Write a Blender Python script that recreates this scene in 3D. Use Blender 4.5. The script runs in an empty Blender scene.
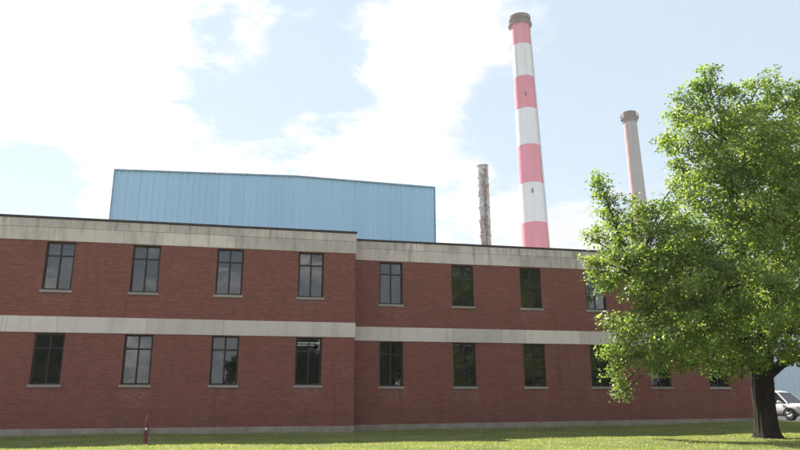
import bpy, bmesh, math, random
import numpy as np
from mathutils import Vector, Matrix

random.seed(7)
rng = np.random.default_rng(11)
R = math.radians
sc = bpy.context.scene
COL = sc.collection

# ------------------------------------------------------------------ camera
CAM = Vector((0.0, -30.0, 1.014))
FPX = 690.0                                     # focal length in px of an 800 px wide picture
PITCH, ROLL, YAW = R(14.757), R(-0.246), R(12.627)
FW = Vector((math.sin(YAW) * math.cos(PITCH), math.cos(YAW) * math.cos(PITCH), math.sin(PITCH)))
r0 = Vector((math.cos(YAW), -math.sin(YAW), 0)); u0 = r0.cross(FW)
RT = math.cos(ROLL) * r0 + math.sin(ROLL) * u0
UP = -math.sin(ROLL) * r0 + math.cos(ROLL) * u0
cd = bpy.data.cameras.new('camera'); cam = bpy.data.objects.new('camera', cd); COL.objects.link(cam)
cd.sensor_width = 36.0; cd.lens = 36.0 * FPX / 800.0
cd.clip_start = 0.1; cd.clip_end = 6000
cam.matrix_world = Matrix(((RT.x, UP.x, -FW.x, CAM.x), (RT.y, UP.y, -FW.y, CAM.y), (RT.z, UP.z, -FW.z, CAM.z), (0, 0, 0, 1)))
sc.camera = cam
def view_dir(px, py): return FW + (px - 400) / FPX * RT - (py - 225) / FPX * UP
def at(px, py, depth): return CAM + view_dir(px, py) * depth

# ------------------------------------------------------------------ light
SUN_DIR = Vector((-3.75, 8.85, 8.73)).normalized()      # towards the sun: behind the building, to the left
SUN_EL = math.asin(SUN_DIR.z); SUN_AZ = math.atan2(SUN_DIR.x, SUN_DIR.y)
sl = bpy.data.lights.new('sun', 'SUN'); sl.energy = 5.0; sl.angle = R(0.55); sl.color = (1.0, 0.95, 0.86)
so = bpy.data.objects.new('sun', sl); COL.objects.link(so); so.location = (0, 0, 60)
so.rotation_euler = SUN_DIR.to_track_quat('Z', 'Y').to_euler()

sc.view_settings.view_transform = 'Standard'; sc.view_settings.look = 'None'
sc.view_settings.gamma = 1.0; sc.view_settings.use_curve_mapping = False
sc.view_settings.exposure = 1.52
try:
    sc.cycles.use_denoising = True; sc.cycles.max_bounces = 10; sc.cycles.diffuse_bounces = 6; sc.cycles.transmission_bounces = 8; sc.cycles.transparent_max_bounces = 12
except Exception: pass

class NT:
    """tiny node-tree helper"""
    def __init__(s, tree): s.t = tree; s.n = tree.nodes; s.l = tree.links
    def new(s, typ, **kw):
        n = s.n.new(typ)
        for k, v in kw.items(): setattr(n, k, v)
        return n
    def put(s, sock, v):
        if isinstance(v, bpy.types.NodeSocket): s.l.new(v, sock)
        elif v is not None: sock.default_value = v
    def math(s, op, a, b=None, c=None, clamp=False):
        n = s.new('ShaderNodeMath', operation=op, use_clamp=clamp)
        for i, v in enumerate((a, b, c)):
            if v is not None: s.put(n.inputs[i], v)
        return n.outputs[0]
    def vmath(s, op, a, b=None, scale=None):
        n = s.new('ShaderNodeVectorMath', operation=op); s.put(n.inputs[0], a)
        if b is not None: s.put(n.inputs[1], b)
        if scale is not None: s.put(n.inputs['Scale'], scale)
        return n.outputs['Value'] if op in ('DOT_PRODUCT', 'LENGTH') else n.outputs[0]
    def mix(s, f, a, b, blend='MIX'):
        n = s.new('ShaderNodeMix', data_type='RGBA', blend_type=blend)
        s.put(n.inputs['Factor'], f); s.put(n.inputs['A'], c4(a)); s.put(n.inputs['B'], c4(b)); return n.outputs['Result']
    def noise(s, vec, scale, detail=4, rough=.55, dist=0.0, col=False):
        n = s.new('ShaderNodeTexNoise'); s.put(n.inputs['Vector'], vec); n.inputs['Scale'].default_value = scale
        n.inputs['Detail'].default_value = detail; n.inputs['Roughness'].default_value = rough; n.inputs['Distortion'].default_value = dist
        return n.outputs['Color' if col else 'Fac']
    def rng(s, v, a, b, c=0.0, d=1.0, smooth=True):
        n = s.new('ShaderNodeMapRange', interpolation_type='SMOOTHSTEP' if smooth else 'LINEAR'); s.put(n.inputs['Value'], v)
        for k, x in (('From Min', a), ('From Max', b), ('To Min', c), ('To Max', d)): s.put(n.inputs[k], x)
        return n.outputs['Result']
    def ramp(s, f, stops):
        n = s.new('ShaderNodeValToRGB'); s.put(n.inputs[0], f); e = n.color_ramp.elements
        while len(e) < len(stops): e.new(.5)
        for i, (p, c) in enumerate(stops): e[i].position = p; e[i].color = c4(c)
        return n.outputs[0]
    def scale(s, vec, v): return s.vmath('MULTIPLY', vec, v)
def c4(c):
    if isinstance(c, (tuple, list)) and len(c) == 3: return (*c, 1.0)
    return c

# world: Nishita sky with procedural clouds in direction space
w = bpy.data.worlds.new('World'); sc.world = w; w.use_nodes = True
w.node_tree.nodes.clear(); n = NT(w.node_tree)
sky = n.new('ShaderNodeTexSky', sky_type='NISHITA'); sky.sun_disc = False
sky.sun_elevation = SUN_EL; sky.sun_rotation = SUN_AZ; sky.air_density = 1.0; sky.dust_density = 0.25; sky.ozone_density = 1.0
tc = n.new('ShaderNodeTexCoord'); d = n.vmath('NORMALIZE', tc.outputs['Generated'])
sep = n.new('ShaderNodeSeparateXYZ'); n.put(sep.inputs[0], d)
zz = n.math('ADD', n.math('MAXIMUM', sep.outputs[2], 0.0), 0.22)
pl = n.vmath('DIVIDE', d, None); dv = pl.node
cb = n.new('ShaderNodeCombineXYZ')
for i in range(3): n.put(cb.inputs[i], zz)
n.put(dv.inputs[1], cb.outputs[0])
big = n.noise(pl, 2.6, 8, .62, .3)
fine = n.noise(pl, 9.0, 7, .66, .3)
cov = n.math('ADD', n.math('MULTIPLY', n.math('SUBTRACT', big, .5), 1.0), n.math('MULTIPLY', n.math('SUBTRACT', fine, .5), .75))
cov = n.math('ADD', cov, .52)
for px, py, wd, amp in ((30, 60, 14, .24), (130, 175, 8, .2), (110, 20, 5, .1), (425, 40, 5.5, .24), (500, 25, 3.5, .14), (400, 150, 7, .17), (300, 150, 5, .14), (470, 215, 5, .14), (570, 215, 4.5, .18), (665, 185, 3, .12), (258, 22, 1.8, .13), (748, 60, 1.6, .15), (545, 30, 2.5, .1),
                        (268, 75, 7.5, -.26), (225, 130, 3.5, -.12), (330, 85, 3.5, -.14), (18, 196, 4.4, -.60), (620, 80, 10, -.26), (720, 50, 9, -.2), (500, 125, 4, -.12), (440, 195, 2, -.1)):
    v = view_dir(px, py).normalized()
    f = n.rng(n.vmath('DOT_PRODUCT', d, tuple(v)), math.cos(R(wd * 1.5)), 1.0, 0.0, amp)
    cov = n.math('ADD', cov, f)
mask = n.math('MULTIPLY', n.rng(cov, .45, .72), n.rng(n.noise(pl, 5.0, 7, .65, .4), .34, .56, .62, 1.0))
sunf = n.rng(n.vmath('DOT_PRODUCT', d, tuple(SUN_DIR)), .55, 1.0, 0.0, 1.0)
shade = n.rng(n.noise(pl, 4.0, 5, .6), .3, .7, .86, 1.0)
front = n.rng(n.vmath('DOT_PRODUCT', d, tuple(SUN_DIR)), .15, -.5, 0.0, 1.0)      # cumulus opposite the sun is lit full face
ccol = n.vmath('SCALE', n.mix(front, n.mix(sunf, (3.3, 3.28, 3.3), (4.9, 4.75, 4.7)), (8.2, 7.8, 7.6)), None, shade)
skyc = n.vmath('ADD', n.vmath('SCALE', sky.outputs[0], None, .12), (1.88, 2.26, 2.52))
wc = n.mix(n.math('MULTIPLY', mask, .94), skyc, ccol)
bg = n.new('ShaderNodeBackground'); n.put(bg.inputs[0], wc); bg.inputs[1].default_value = 0.1
wo = n.new('ShaderNodeOutputWorld'); n.l.new(bg.outputs[0], wo.inputs[0])

# ------------------------------------------------------------------ materials
def mat(name, fn, **kw):
    m = bpy.data.materials.new(name); m.use_nodes = True; m.node_tree.nodes.clear(); t = NT(m.node_tree)
    out = t.new('ShaderNodeOutputMaterial'); sh = fn(t, **kw); t.l.new(sh, out.inputs[0]); return m
def bsdf(t, col, rough=.8, spec=.3, metal=0.0, bump=None, bstr=.3, bdist=.01, coat=0.0, emit=None, estr=0.0):
    b = t.new('ShaderNodeBsdfPrincipled'); t.put(b.inputs['Base Color'], c4(col)); t.put(b.inputs['Roughness'], rough)
    t.put(b.inputs['Specular IOR Level'], spec); t.put(b.inputs['Metallic'], metal); t.put(b.inputs['Coat Weight'], coat)
    if emit: t.put(b.inputs['Emission Color'], c4(emit)); b.inputs['Emission Strength'].default_value = estr
    if bump is not None:
        bp = t.new('ShaderNodeBump'); bp.inputs['Strength'].default_value = bstr; bp.inputs['Distance'].default_value = bdist
        t.put(bp.inputs['Height'], bump); t.l.new(bp.outputs[0], b.inputs['Normal'])
    return b.outputs[0]
def pos(t): return t.new('ShaderNodeNewGeometry').outputs['Position']
def objrand(t): return t.new('ShaderNodeObjectInfo').outputs['Random']

def f_brick(t):
    p = pos(t); s = t.new('ShaderNodeSeparateXYZ'); t.put(s.inputs[0], p)
    cbn = t.new('ShaderNodeCombineXYZ'); t.put(cbn.inputs[0], t.math('ADD', s.outputs[0], s.outputs[1])); t.put(cbn.inputs[1], s.outputs[2])
    br = t.new('ShaderNodeTexBrick', offset=.5); t.put(br.inputs['Vector'], cbn.outputs[0])
    br.inputs['Scale'].default_value = 1.0; br.inputs['Brick Width'].default_value = .213; br.inputs['Row Height'].default_value = .0715
    br.inputs['Mortar Size'].default_value = .0075; br.inputs['Mortar Smooth'].default_value = .2; br.inputs['Bias'].default_value = -.1
    br.inputs['Color1'].default_value = (.290, .088, .071, 1); br.inputs['Color2'].default_value = (.185, .061, .051, 1); br.inputs['Mortar'].default_value = (.21, .12, .095, 1)
    # whole courses that came out of the kiln darker, and cloudy patches
    co = t.noise(t.scale(cbn.outputs[0], (.35, 13.9, 1)), 1.0, 2, .5)
    col = t.mix(t.rng(co, .45, .72, 0, .26), br.outputs['Color'], (.115, .036, .030))
    cl = t.noise(cbn.outputs[0], .35, 4, .6)
    col = t.mix(t.rng(cl, .35, .75, 0, .35), col, (.235, .085, .068))
    sp = t.noise(cbn.outputs[0], 9.0, 3, .7)
    col = t.mix(t.rng(sp, .62, .78, 0, .30), col, (.36, .25, .22))
    # pale efflorescence, patchy
    ef = t.math('MULTIPLY', t.rng(t.noise(cbn.outputs[0], .55, 3, .5), .58, .7), t.rng(t.noise(cbn.outputs[0], 14.0, 4, .7), .5, .68))
    col = t.mix(t.math('MULTIPLY', ef, .45), col, (.42, .34, .31))
    # lime bloom washed out of the joints below each window sill
    xs_ = t.math('SUBTRACT', s.outputs[0], t.math('MULTIPLY', t.math('GREATER_THAN', s.outputs[0], 4.7), .58))
    fr_ = t.math('ABSOLUTE', t.math('SUBTRACT', t.math('FRACT', t.math('ADD', t.math('DIVIDE', t.math('SUBTRACT', xs_, 2.705), 3.43), 10.5)), .5))
    zb_ = t.math('MAXIMUM', t.math('MULTIPLY', t.rng(s.outputs[2], .75, 1.55), t.rng(s.outputs[2], 1.80, 1.83, 1, 0)), t.math('MULTIPLY', t.rng(s.outputs[2], 4.75, 5.3), t.rng(s.outputs[2], 5.53, 5.56, 1, 0)))
    lb_ = t.math('MULTIPLY', t.math('MULTIPLY', zb_, t.rng(fr_, .12, .24, 1, 0)), t.rng(t.noise(cbn.outputs[0], 11.0, 4, .75), .45, .66))
    col = t.mix(t.math('MULTIPLY', t.math('MULTIPLY', lb_, t.rng(t.noise(cbn.outputs[0], .4, 2, .5), .38, .62)), .32), col, (.46, .37, .33))
    # dark water streaks
    ws = t.rng(t.noise(t.scale(cbn.outputs[0], (2.2, .16, 1)), 1.0, 4, .6), .56, .74)
    col = t.mix(t.math('MULTIPLY', ws, .38), col, (.085, .032, .027))
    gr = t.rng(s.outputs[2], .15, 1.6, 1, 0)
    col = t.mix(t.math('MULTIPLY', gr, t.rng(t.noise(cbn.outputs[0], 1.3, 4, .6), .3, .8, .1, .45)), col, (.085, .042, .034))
    h = t.math('ADD', t.math('MULTIPLY', br.outputs['Fac'], -1.0), t.math('MULTIPLY', t.noise(cbn.outputs[0], 40, 3), .4))
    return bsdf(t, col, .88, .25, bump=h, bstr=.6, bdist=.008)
def f_stone(t, amt=1.0, base=(.70, .60, .565)):
    p = pos(t); rnd = objrand(t)
    col = t.mix(rnd, tuple(c * .80 for c in base), tuple(min(c * 1.10, 1) for c in base))
    st = t.noise(t.scale(p, (2.2, 2.2, .25)), 1.0, 5, .65)
    col = t.mix(t.rng(st, .48, .75, 0, .55 * amt), col, (.24, .205, .185))
    cl = t.noise(p, .7, 5, .65)
    col = t.mix(t.rng(cl, .45, .72, 0, .5 * amt), col, (.33, .295, .28))
    li = t.noise(t.scale(p, (.5, .5, 16)), 1.0, 3, .5)
    col = t.mix(t.rng(li, .64, .72, 0, .45), col, (.66, .61, .57))
    sz = t.new('ShaderNodeSeparateXYZ'); t.put(sz.inputs[0], p)
    dr = t.math('MULTIPLY', t.rng(t.noise(t.scale(p, (3.2, 3.2, .35)), 1.0, 5, .7), .50, .72), t.rng(sz.outputs[2], 7.75, 8.5, .05, .75))
    col = t.mix(dr, col, (.16, .135, .12))
    dk = t.noise(t.scale(p, (5, 5, .7)), 1.0, 3, .6)
    col = t.mix(t.rng(dk, .66, .8, 0, .6 * amt), col, (.13, .115, .10))
    return bsdf(t, col, .9, .2, bump=t.noise(p, 30, 4), bstr=.25, bdist=.01)
def f_concrete(t):
    p = pos(t); a = t.noise(p, 1.6, 6, .65); b = t.noise(t.scale(p, (1, 1, .2)), 6, 4, .6)
    col = t.ramp(a, [(.3, (.24, .20, .17)), (.7, (.38, .325, .28))])
    return bsdf(t, t.mix(t.rng(b, .5, .75, 0, .5), col, (.16, .14, .115)), .92, .2, bump=a, bstr=.3)
def f_plain(t, col, rough=.6, spec=.4, metal=0.0, var=.25, scale=3.0, coat=0.0):
    p = pos(t); a = t.noise(p, scale, 4, .6)
    c = t.mix(t.rng(a, .3, .7), tuple(x * (1 - var) for x in col), tuple(min(1, x * (1 + var)) for x in col))
    return bsdf(t, c, rough, spec, metal, coat=coat)
def f_glass(t):
    fr = t.new('ShaderNodeFresnel'); fr.inputs['IOR'].default_value = 1.98
    g = t.new('ShaderNodeBsdfGlossy'); g.inputs['Roughness'].default_value = .012
    # slightly wavy old panes
    bp = t.new('ShaderNodeBump'); bp.inputs['Strength'].default_value = .035; bp.inputs['Distance'].default_value = .05
    t.put(bp.inputs['Height'], t.noise(pos(t), 1.7, 2, .5)); t.l.new(bp.outputs[0], g.inputs['Normal'])
    tr = t.new('ShaderNodeBsdfTransparent'); tr.inputs[0].default_value = (.34, .35, .35, 1)
    m = t.new('ShaderNodeMixShader'); t.l.new(fr.outputs[0], m.inputs[0]); t.l.new(tr.outputs[0], m.inputs[1]); t.l.new(g.outputs[0], m.inputs[2])
    return m.outputs[0]
def f_metal_panel(t, col, fade):
    p = pos(t); rnd = objrand(t)
    c = t.mix(rnd, tuple(x * .965 for x in col), tuple(x * 1.03 for x in col))
    s = t.noise(t.scale(p, (3.5, 3.5, .12)), 1.0, 5, .65)
    c = t.mix(t.rng(s, .45, .8, 0, .16), c, fade)
    return bsdf(t, c, .55, .35)
def f_leaf(t, a, b, c, transl=.45, spec=.4):
    isl = t.new('ShaderNodeNewGeometry').outputs['Random Per Island']
    col = t.ramp(isl, [(0.0, a), (.55, b), (1.0, c)])
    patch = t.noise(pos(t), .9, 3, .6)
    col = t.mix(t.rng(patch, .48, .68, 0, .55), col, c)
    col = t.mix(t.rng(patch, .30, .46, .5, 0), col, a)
    b1 = t.new('ShaderNodeBsdfPrincipled'); t.put(b1.inputs['Base Color'], col); b1.inputs['Roughness'].default_value = .42; b1.inputs['Specular IOR Level'].default_value = spec
    tl = t.new('ShaderNodeBsdfTranslucent'); t.put(tl.inputs[0], t.mix(1.0, col, (1.45, 1.40, .75), 'MULTIPLY'))
    m = t.new('ShaderNodeMixShader'); m.inputs[0].default_value = transl; t.l.new(b1.outputs[0], m.inputs[1]); t.l.new(tl.outputs[0], m.inputs[2])
    return m.outputs[0]
def f_bark(t):
    p = pos(t); a = t.noise(t.scale(p, (7, 7, 1.4)), 1.0, 6, .7, .4); b = t.noise(p, 1.5, 3)
    col = t.ramp(a, [(.35, (.010, .008, .006)), (.7, (.042, .034, .026))])
    return bsdf(t, t.mix(t.rng(b, .5, .8, 0, .4), col, (.06, .06, .04)), .95, .15, bump=a, bstr=1.0, bdist=.05)
def f_lawn(t):
    p = pos(t); a = t.noise(p, .35, 5, .6); b = t.noise(p, 2.3, 5, .65); c = t.noise(p, 45, 3, .7)
    col = t.ramp(a, [(.32, (.085, .115, .04)), (.68, (.155, .165, .07))])
    col = t.mix(t.rng(b, .5, .8, 0, .6), col, (.24, .21, .11))
    col = t.mix(t.rng(c, .35, .7, 0, .45), col, (.09, .12, .03))
    return bsdf(t, col, .95, .1, bump=c, bstr=.8, bdist=.04)
def f_asphalt(t):
    p = pos(t); a = t.noise(p, 60, 3, .7); b = t.noise(p, .8, 4)
    return bsdf(t, t.mix(t.rng(b, .4, .7, 0, .4), t.ramp(a, [(.3, (.035, .035, .036)), (.7, (.075, .075, .075))]), (.09, .088, .085)), .93, .2, bump=a, bstr=.4)
def f_stack(t, col, dirt=(.30, .24, .22), amt=.5):
    p = pos(t); s = t.noise(t.scale(p, (.55, .55, .045)), 1.0, 6, .68); c = t.noise(p, .25, 5, .65)
    k = t.mix(t.rng(s, .46, .78, 0, amt), col, dirt)
    k = t.mix(t.rng(c, .4, .75, 0, .25), k, tuple(min(1, x * 1.15 + .03) for x in col))
    sz = t.new('ShaderNodeSeparateXYZ'); t.put(sz.inputs[0], p)
    run = t.math('MULTIPLY', t.rng(t.noise(t.scale(p, (1.1, 1.1, .03)), 1.0, 5, .7), .48, .72), t.rng(sz.outputs[2], 60, 96, .12, .55))
    return bsdf(t, t.mix(run, k, (.25, .19, .17)), .85, .2, bump=s, bstr=.2)
def f_rust(t):
    p = pos(t); a = t.noise(t.scale(p, (1.6, 1.6, .9)), 1.6, 6, .7, .6); b = t.noise(t.scale(p, (3, 3, .6)), 1.2, 5, .65)
    col = t.ramp(a, [(.38, (.64, .58, .55)), (.50, (.52, .42, .38)), (.60, (.26, .15, .12)), (.74, (.09, .06, .05))])
    return bsdf(t, t.mix(t.rng(b, .45, .7, 0, .6), col, (.60, .56, .52)), .85, .25, bump=a, bstr=.4, bdist=.03)

M = dict(
    brick=mat('brick_face', f_brick), stone=mat('limestone', f_stone, amt=1.2), belt=mat('limestone_belt', f_stone, amt=.5, base=(.77, .665, .635)), sill=mat('limestone_sill', f_stone, base=(.36, .31, .29)),
    concrete=mat('concrete', f_concrete),
    coping=mat('coping_metal', f_plain, col=(.045, .035, .033), rough=.5, metal=.3), frame=mat('bronze_frame', f_plain, col=(.014, .0135, .014), rough=.5, metal=.2),
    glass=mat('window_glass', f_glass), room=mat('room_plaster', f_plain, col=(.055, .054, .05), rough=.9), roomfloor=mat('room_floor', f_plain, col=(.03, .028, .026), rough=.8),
    blind=mat('blind_cloth', f_plain, col=(.50, .46, .40), rough=.9, var=.06), roof=mat('roof_felt', f_plain, col=(.07, .068, .065), rough=.95),
    blue=mat('blue_cladding', f_metal_panel, col=(.38, .61, .82), fade=(.43, .66, .85)), paleblue=mat('pale_cladding', f_metal_panel, col=(.58, .69, .79), fade=(.68, .76, .82)),
    bluetrim=mat('blue_trim', f_plain, col=(.24, .36, .47), rough=.55), 
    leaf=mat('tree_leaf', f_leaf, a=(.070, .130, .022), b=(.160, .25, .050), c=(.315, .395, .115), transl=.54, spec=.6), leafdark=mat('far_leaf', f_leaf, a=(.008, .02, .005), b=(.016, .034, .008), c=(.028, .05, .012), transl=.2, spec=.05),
    bark=mat('bark', f_bark), lawn=mat('lawn_soil', f_lawn), blade=mat('grass_blade', f_leaf, a=(.145, .21, .062), b=(.235, .285, .10), c=(.38, .37, .19), transl=.5),
    asphalt=mat('asphalt', f_asphalt), gravel=mat('yard_gravel', f_plain, col=(.27, .255, .24), rough=.95, var=.3, scale=.8),
    red=mat('stack_red', f_stack, col=(.65, .225, .295), dirt=(.64, .36, .41), amt=.6), white=mat('stack_white', f_stack, col=(.68, .67, .715), dirt=(.60, .57, .54), amt=.5),
    soot=mat('stack_soot', f_stack, col=(.19, .155, .145), dirt=(.09, .065, .06)), grey=mat('stack_concrete', f_stack, col=(.33, .32, .325), dirt=(.18, .155, .15)),
    fadered=mat('stack_faded_red', f_stack, col=(.52, .27, .26), dirt=(.45, .38, .35), amt=.8), rust=mat('rusty_steel', f_rust), steel=mat('ladder_steel', f_plain, col=(.12, .10, .09), rough=.7),
    postred=mat('post_red_paint', f_plain, col=(.19, .048, .045), rough=.5, var=.4, scale=12), postwhite=mat('post_white_paint', f_plain, col=(.7, .68, .64), rough=.5),
    car=mat('car_white', f_plain, col=(.80, .80, .79), rough=.25, var=.02, coat=.6), carglass=mat('car_glass', f_plain, col=(.02, .024, .028), rough=.05, spec=.8), tyre=mat('tyre_rubber', f_plain, col=(.018, .018, .018), rough=.85),
    rim=mat('alloy', f_plain, col=(.55, .55, .56), rough=.3, metal=.8), blackplastic=mat('black_plastic', f_plain, col=(.02, .02, .021), rough=.6), lamp=mat('lamp_lens', f_plain, col=(.6, .62, .64), rough=.12, spec=.8),
    tube=mat('light_tube', lambda t: bsdf(t, (.8, .8, .76), .5, emit=(1, .97, .88), estr=.9)), paint=mat('line_paint', f_plain, col=(.7, .7, .66), rough=.8),
)

# ------------------------------------------------------------------ mesh helpers
def link(name, me, m=None, parent=None):
    o = bpy.data.objects.new(name, me); COL.objects.link(o)
    if m is not None: me.materials.append(M[m] if isinstance(m, str) else m)
    if parent: o.parent = parent
    return o
def from_bm(name, bm, m, parent=None, smooth=False):
    me = bpy.data.meshes.new(name); bmesh.ops.recalc_face_normals(bm, faces=bm.faces); bm.to_mesh(me); bm.free()
    if smooth:
        for p in me.polygons: p.use_smooth = True
    return link(name, me, m, parent)
def box(bm, x0, x1, y0, y1, z0, z1):
    v = [bm.verts.new(c) for c in ((x0, y0, z0), (x1, y0, z0), (x1, y1, z0), (x0, y1, z0), (x0, y0, z1), (x1, y0, z1), (x1, y1, z1), (x0, y1, z1))]
    for f in ((0, 3, 2, 1), (4, 5, 6, 7), (0, 1, 5, 4), (1, 2, 6, 5), (2, 3, 7, 6), (3, 0, 4, 7)): bm.faces.new([v[i] for i in f])
    return v
def boxobj(name, c, m, parent=None, bevel=0.0):
    bm = bmesh.new(); box(bm, *c)
    if bevel: bmesh.ops.bevel(bm, geom=list(bm.edges), offset=bevel, segments=1, affect='EDGES')
    return from_bm(name, bm, m, parent)
def lathe(bm, prof, seg=24, cx=0, cy=0, caps=True):
    rings = []
    for r_, z_ in prof: rings.append([bm.verts.new((cx + r_ * math.cos(2 * math.pi * i / seg), cy + r_ * math.sin(2 * math.pi * i / seg), z_)) for i in range(seg)])
    for a, b in zip(rings, rings[1:]):
        for i in range(seg): bm.faces.new((a[i], a[(i + 1) % seg], b[(i + 1) % seg], b[i]))
    if caps: bm.faces.new(rings[0][::-1]); bm.faces.new(rings[-1])
def tube(bm, pts, rads, seg=8, cap=True):
    rings = []; prev = None
    for i, p in enumerate(pts):
        p = Vector(p); a = Vector(pts[max(i - 1, 0)]); b = Vector(pts[min(i + 1, len(pts) - 1)]); t = (b - a)
        t = t.normalized() if t.length > 1e-6 else Vector((0, 0, 1))
        if prev is None:
            s = t.orthogonal().normalized()
        else:
            s = prev - t * prev.dot(t); s = s.normalized() if s.length > 1e-5 else t.orthogonal().normalized()
        prev = s; q = t.cross(s)
        rings.append([bm.verts.new(p + (s * math.cos(2 * math.pi * k / seg) + q * math.sin(2 * math.pi * k / seg)) * rads[i]) for k in range(seg)])
    for a, b in zip(rings, rings[1:]):
        for k in range(seg): bm.faces.new((a[k], a[(k + 1) % seg], b[(k + 1) % seg], b[k]))
    if cap: bm.faces.new(rings[0][::-1]); bm.faces.new(rings[-1])
def thing(name, label, cat, loc=(0, 0, 0), rz=0.0, group=None):
    o = bpy.data.objects.new(name, None); COL.objects.link(o); o.location = loc; o.rotation_euler = (0, 0, rz)
    return tag(o, label, cat, group)
def tag(o, label, cat, group=None):
    o['label'] = label; o['category'] = cat
    if group: o['group'] = group
    return o
def struct(o): o['kind'] = 'structure'; return o
def stuff(o): o['kind'] = 'stuff'; return o
def np_mesh(name, verts, faces):
    me = bpy.data.meshes.new(name); nv, nf = len(verts), len(faces); k = faces.shape[1]
    me.vertices.add(nv); me.vertices.foreach_set('co', np.ascontiguousarray(verts, np.float32).ravel())
    me.loops.add(nf * k); me.loops.foreach_set('vertex_index', np.ascontiguousarray(faces, np.int32).ravel())
    me.polygons.add(nf); me.polygons.foreach_set('loop_start', np.arange(0, nf * k, k, dtype=np.int32)); me.polygons.foreach_set('loop_total', np.full(nf, k, np.int32))
    me.update(calc_edges=True); return me

# ------------------------------------------------------------------ ground
def sstep(v, a, b):
    t = np.clip((np.asarray(v, float) - a) / (b - a), 0, 1); return t * t * (3 - 2 * t)
def gz(x, y):
    x = np.asarray(x, float); y = np.asarray(y, float)
    near = np.exp(-((x - 5) / 60) ** 2 - ((y + 5) / 60) ** 2)
    return .24 * sstep(x, 10, 30) * (1 - .85 * sstep(x, 26.5, 30.5)) * sstep(y, -9, 2) + near * (.018 * np.sin(x * .9 + y * .35) + .015 * np.sin(y * 1.3 - x * .4) - .02)
gx = np.unique(np.concatenate([np.linspace(-2500, -60, 14), np.linspace(-60, -15, 12), np.linspace(-15, 50, 100), np.linspace(50, 110, 14), np.linspace(110, 2500, 14)]))
gy = np.unique(np.concatenate([np.linspace(-2500, -110, 12), np.linspace(-110, -20, 20), np.linspace(-20, 12, 60), np.linspace(12, 80, 16), np.linspace(80, 2500, 14)]))
GX, GY = np.meshgrid(gx, gy); V = np.stack([GX.ravel(), GY.ravel(), gz(GX, GY).ravel()], 1)
nx = len(gx); I, J = np.meshgrid(np.arange(nx - 1), np.arange(len(gy) - 1)); a = (J * nx + I).ravel()
gm = np_mesh('lawn', V, np.stack([a, a + 1, a + nx + 1, a + nx], 1))
gm.polygons.foreach_set('use_smooth', np.ones(len(gm.polygons), bool))
struct(link('lawn', gm, 'lawn'))

# parking area to the right of the building, with a kerb and a painted line
def sheet(name, x0, x1, y0, y1, dz, m, nx=24, ny=24):
    X, Y = np.meshgrid(np.linspace(x0, x1, nx), np.linspace(y0, y1, ny)); V = np.stack([X.ravel(), Y.ravel(), gz(X, Y).ravel() + dz], 1)
    i, j = np.meshgrid(np.arange(nx - 1), np.arange(ny - 1)); a = (j * nx + i).ravel()
    return link(name, np_mesh(name, V, np.stack([a, a + 1, a + nx + 1, a + nx], 1)), m)
struct(sheet('parking_lot', 27.6, 110, 6.15, 31, .045, 'asphalt', 60, 24))
struct(boxobj('kerb', (27.4, 110, 5.98, 6.14, -.1, .10), 'concrete', bevel=.02))

struct(sheet('unseen_yard', -260, 420, 15.6, 420, .03, 'gravel', 40, 30))  # unseen grey ground behind the buildings, added to cut green bounce light
struct(sheet('street', -260, 260, -62, -46, .02, 'asphalt', 60, 6))  # unseen road behind the camera, added to weaken the lawn's green bounce
struct(sheet('pavement', -260, 260, -45.6, -43.8, .03, 'concrete', 60, 3))
# grass blades: too many to count
def grass(n, x0, x1, y0, y1, hmin, hmax, wid):
    x = rng.uniform(x0, x1, n); y = rng.uniform(y0, y1, n)
    keep = ~((y > -.06) & (x < 4.75)) & ~((y > 1.3) & (x < 26.5)) & ~((y > 5.9) & (x > 27.3))
    x, y = x[keep], y[keep]; n = len(x)
    an = rng.uniform(0, 2 * np.pi, n); h = rng.uniform(hmin, hmax, n) * (.75 + .5 * np.sin(x * 1.7 + np.sin(y * 2.1)) ** 2); wd = wid * rng.uniform(.6, 1.4, n)
    b = np.stack([x, y, gz(x, y) - .004], 1); s = np.stack([np.cos(an), np.sin(an), np.zeros(n)], 1) * wd[:, None] / 2
    le = rng.normal(0, .45, (n, 2)) * h[:, None]; tip = b + np.stack([le[:, 0], le[:, 1], h], 1)
    V = np.stack([b - s, b + s, tip], 1).reshape(-1, 3); return V
gv = np.concatenate([grass(400000, -13, 28, -17.5, 1.4, .02, .05, .015), grass(90000, 14, 42, -9, 6, .025, .055, .02), grass(9000, -13, 26.4, -.35, 1.4, .06, .16, .02)])
stuff(tag(link('grass', np_mesh('grass', gv, np.arange(len(gv)).reshape(-1, 3)), 'blade'), 'short mown grass of the front lawn before the brick building', 'grass'))

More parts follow.
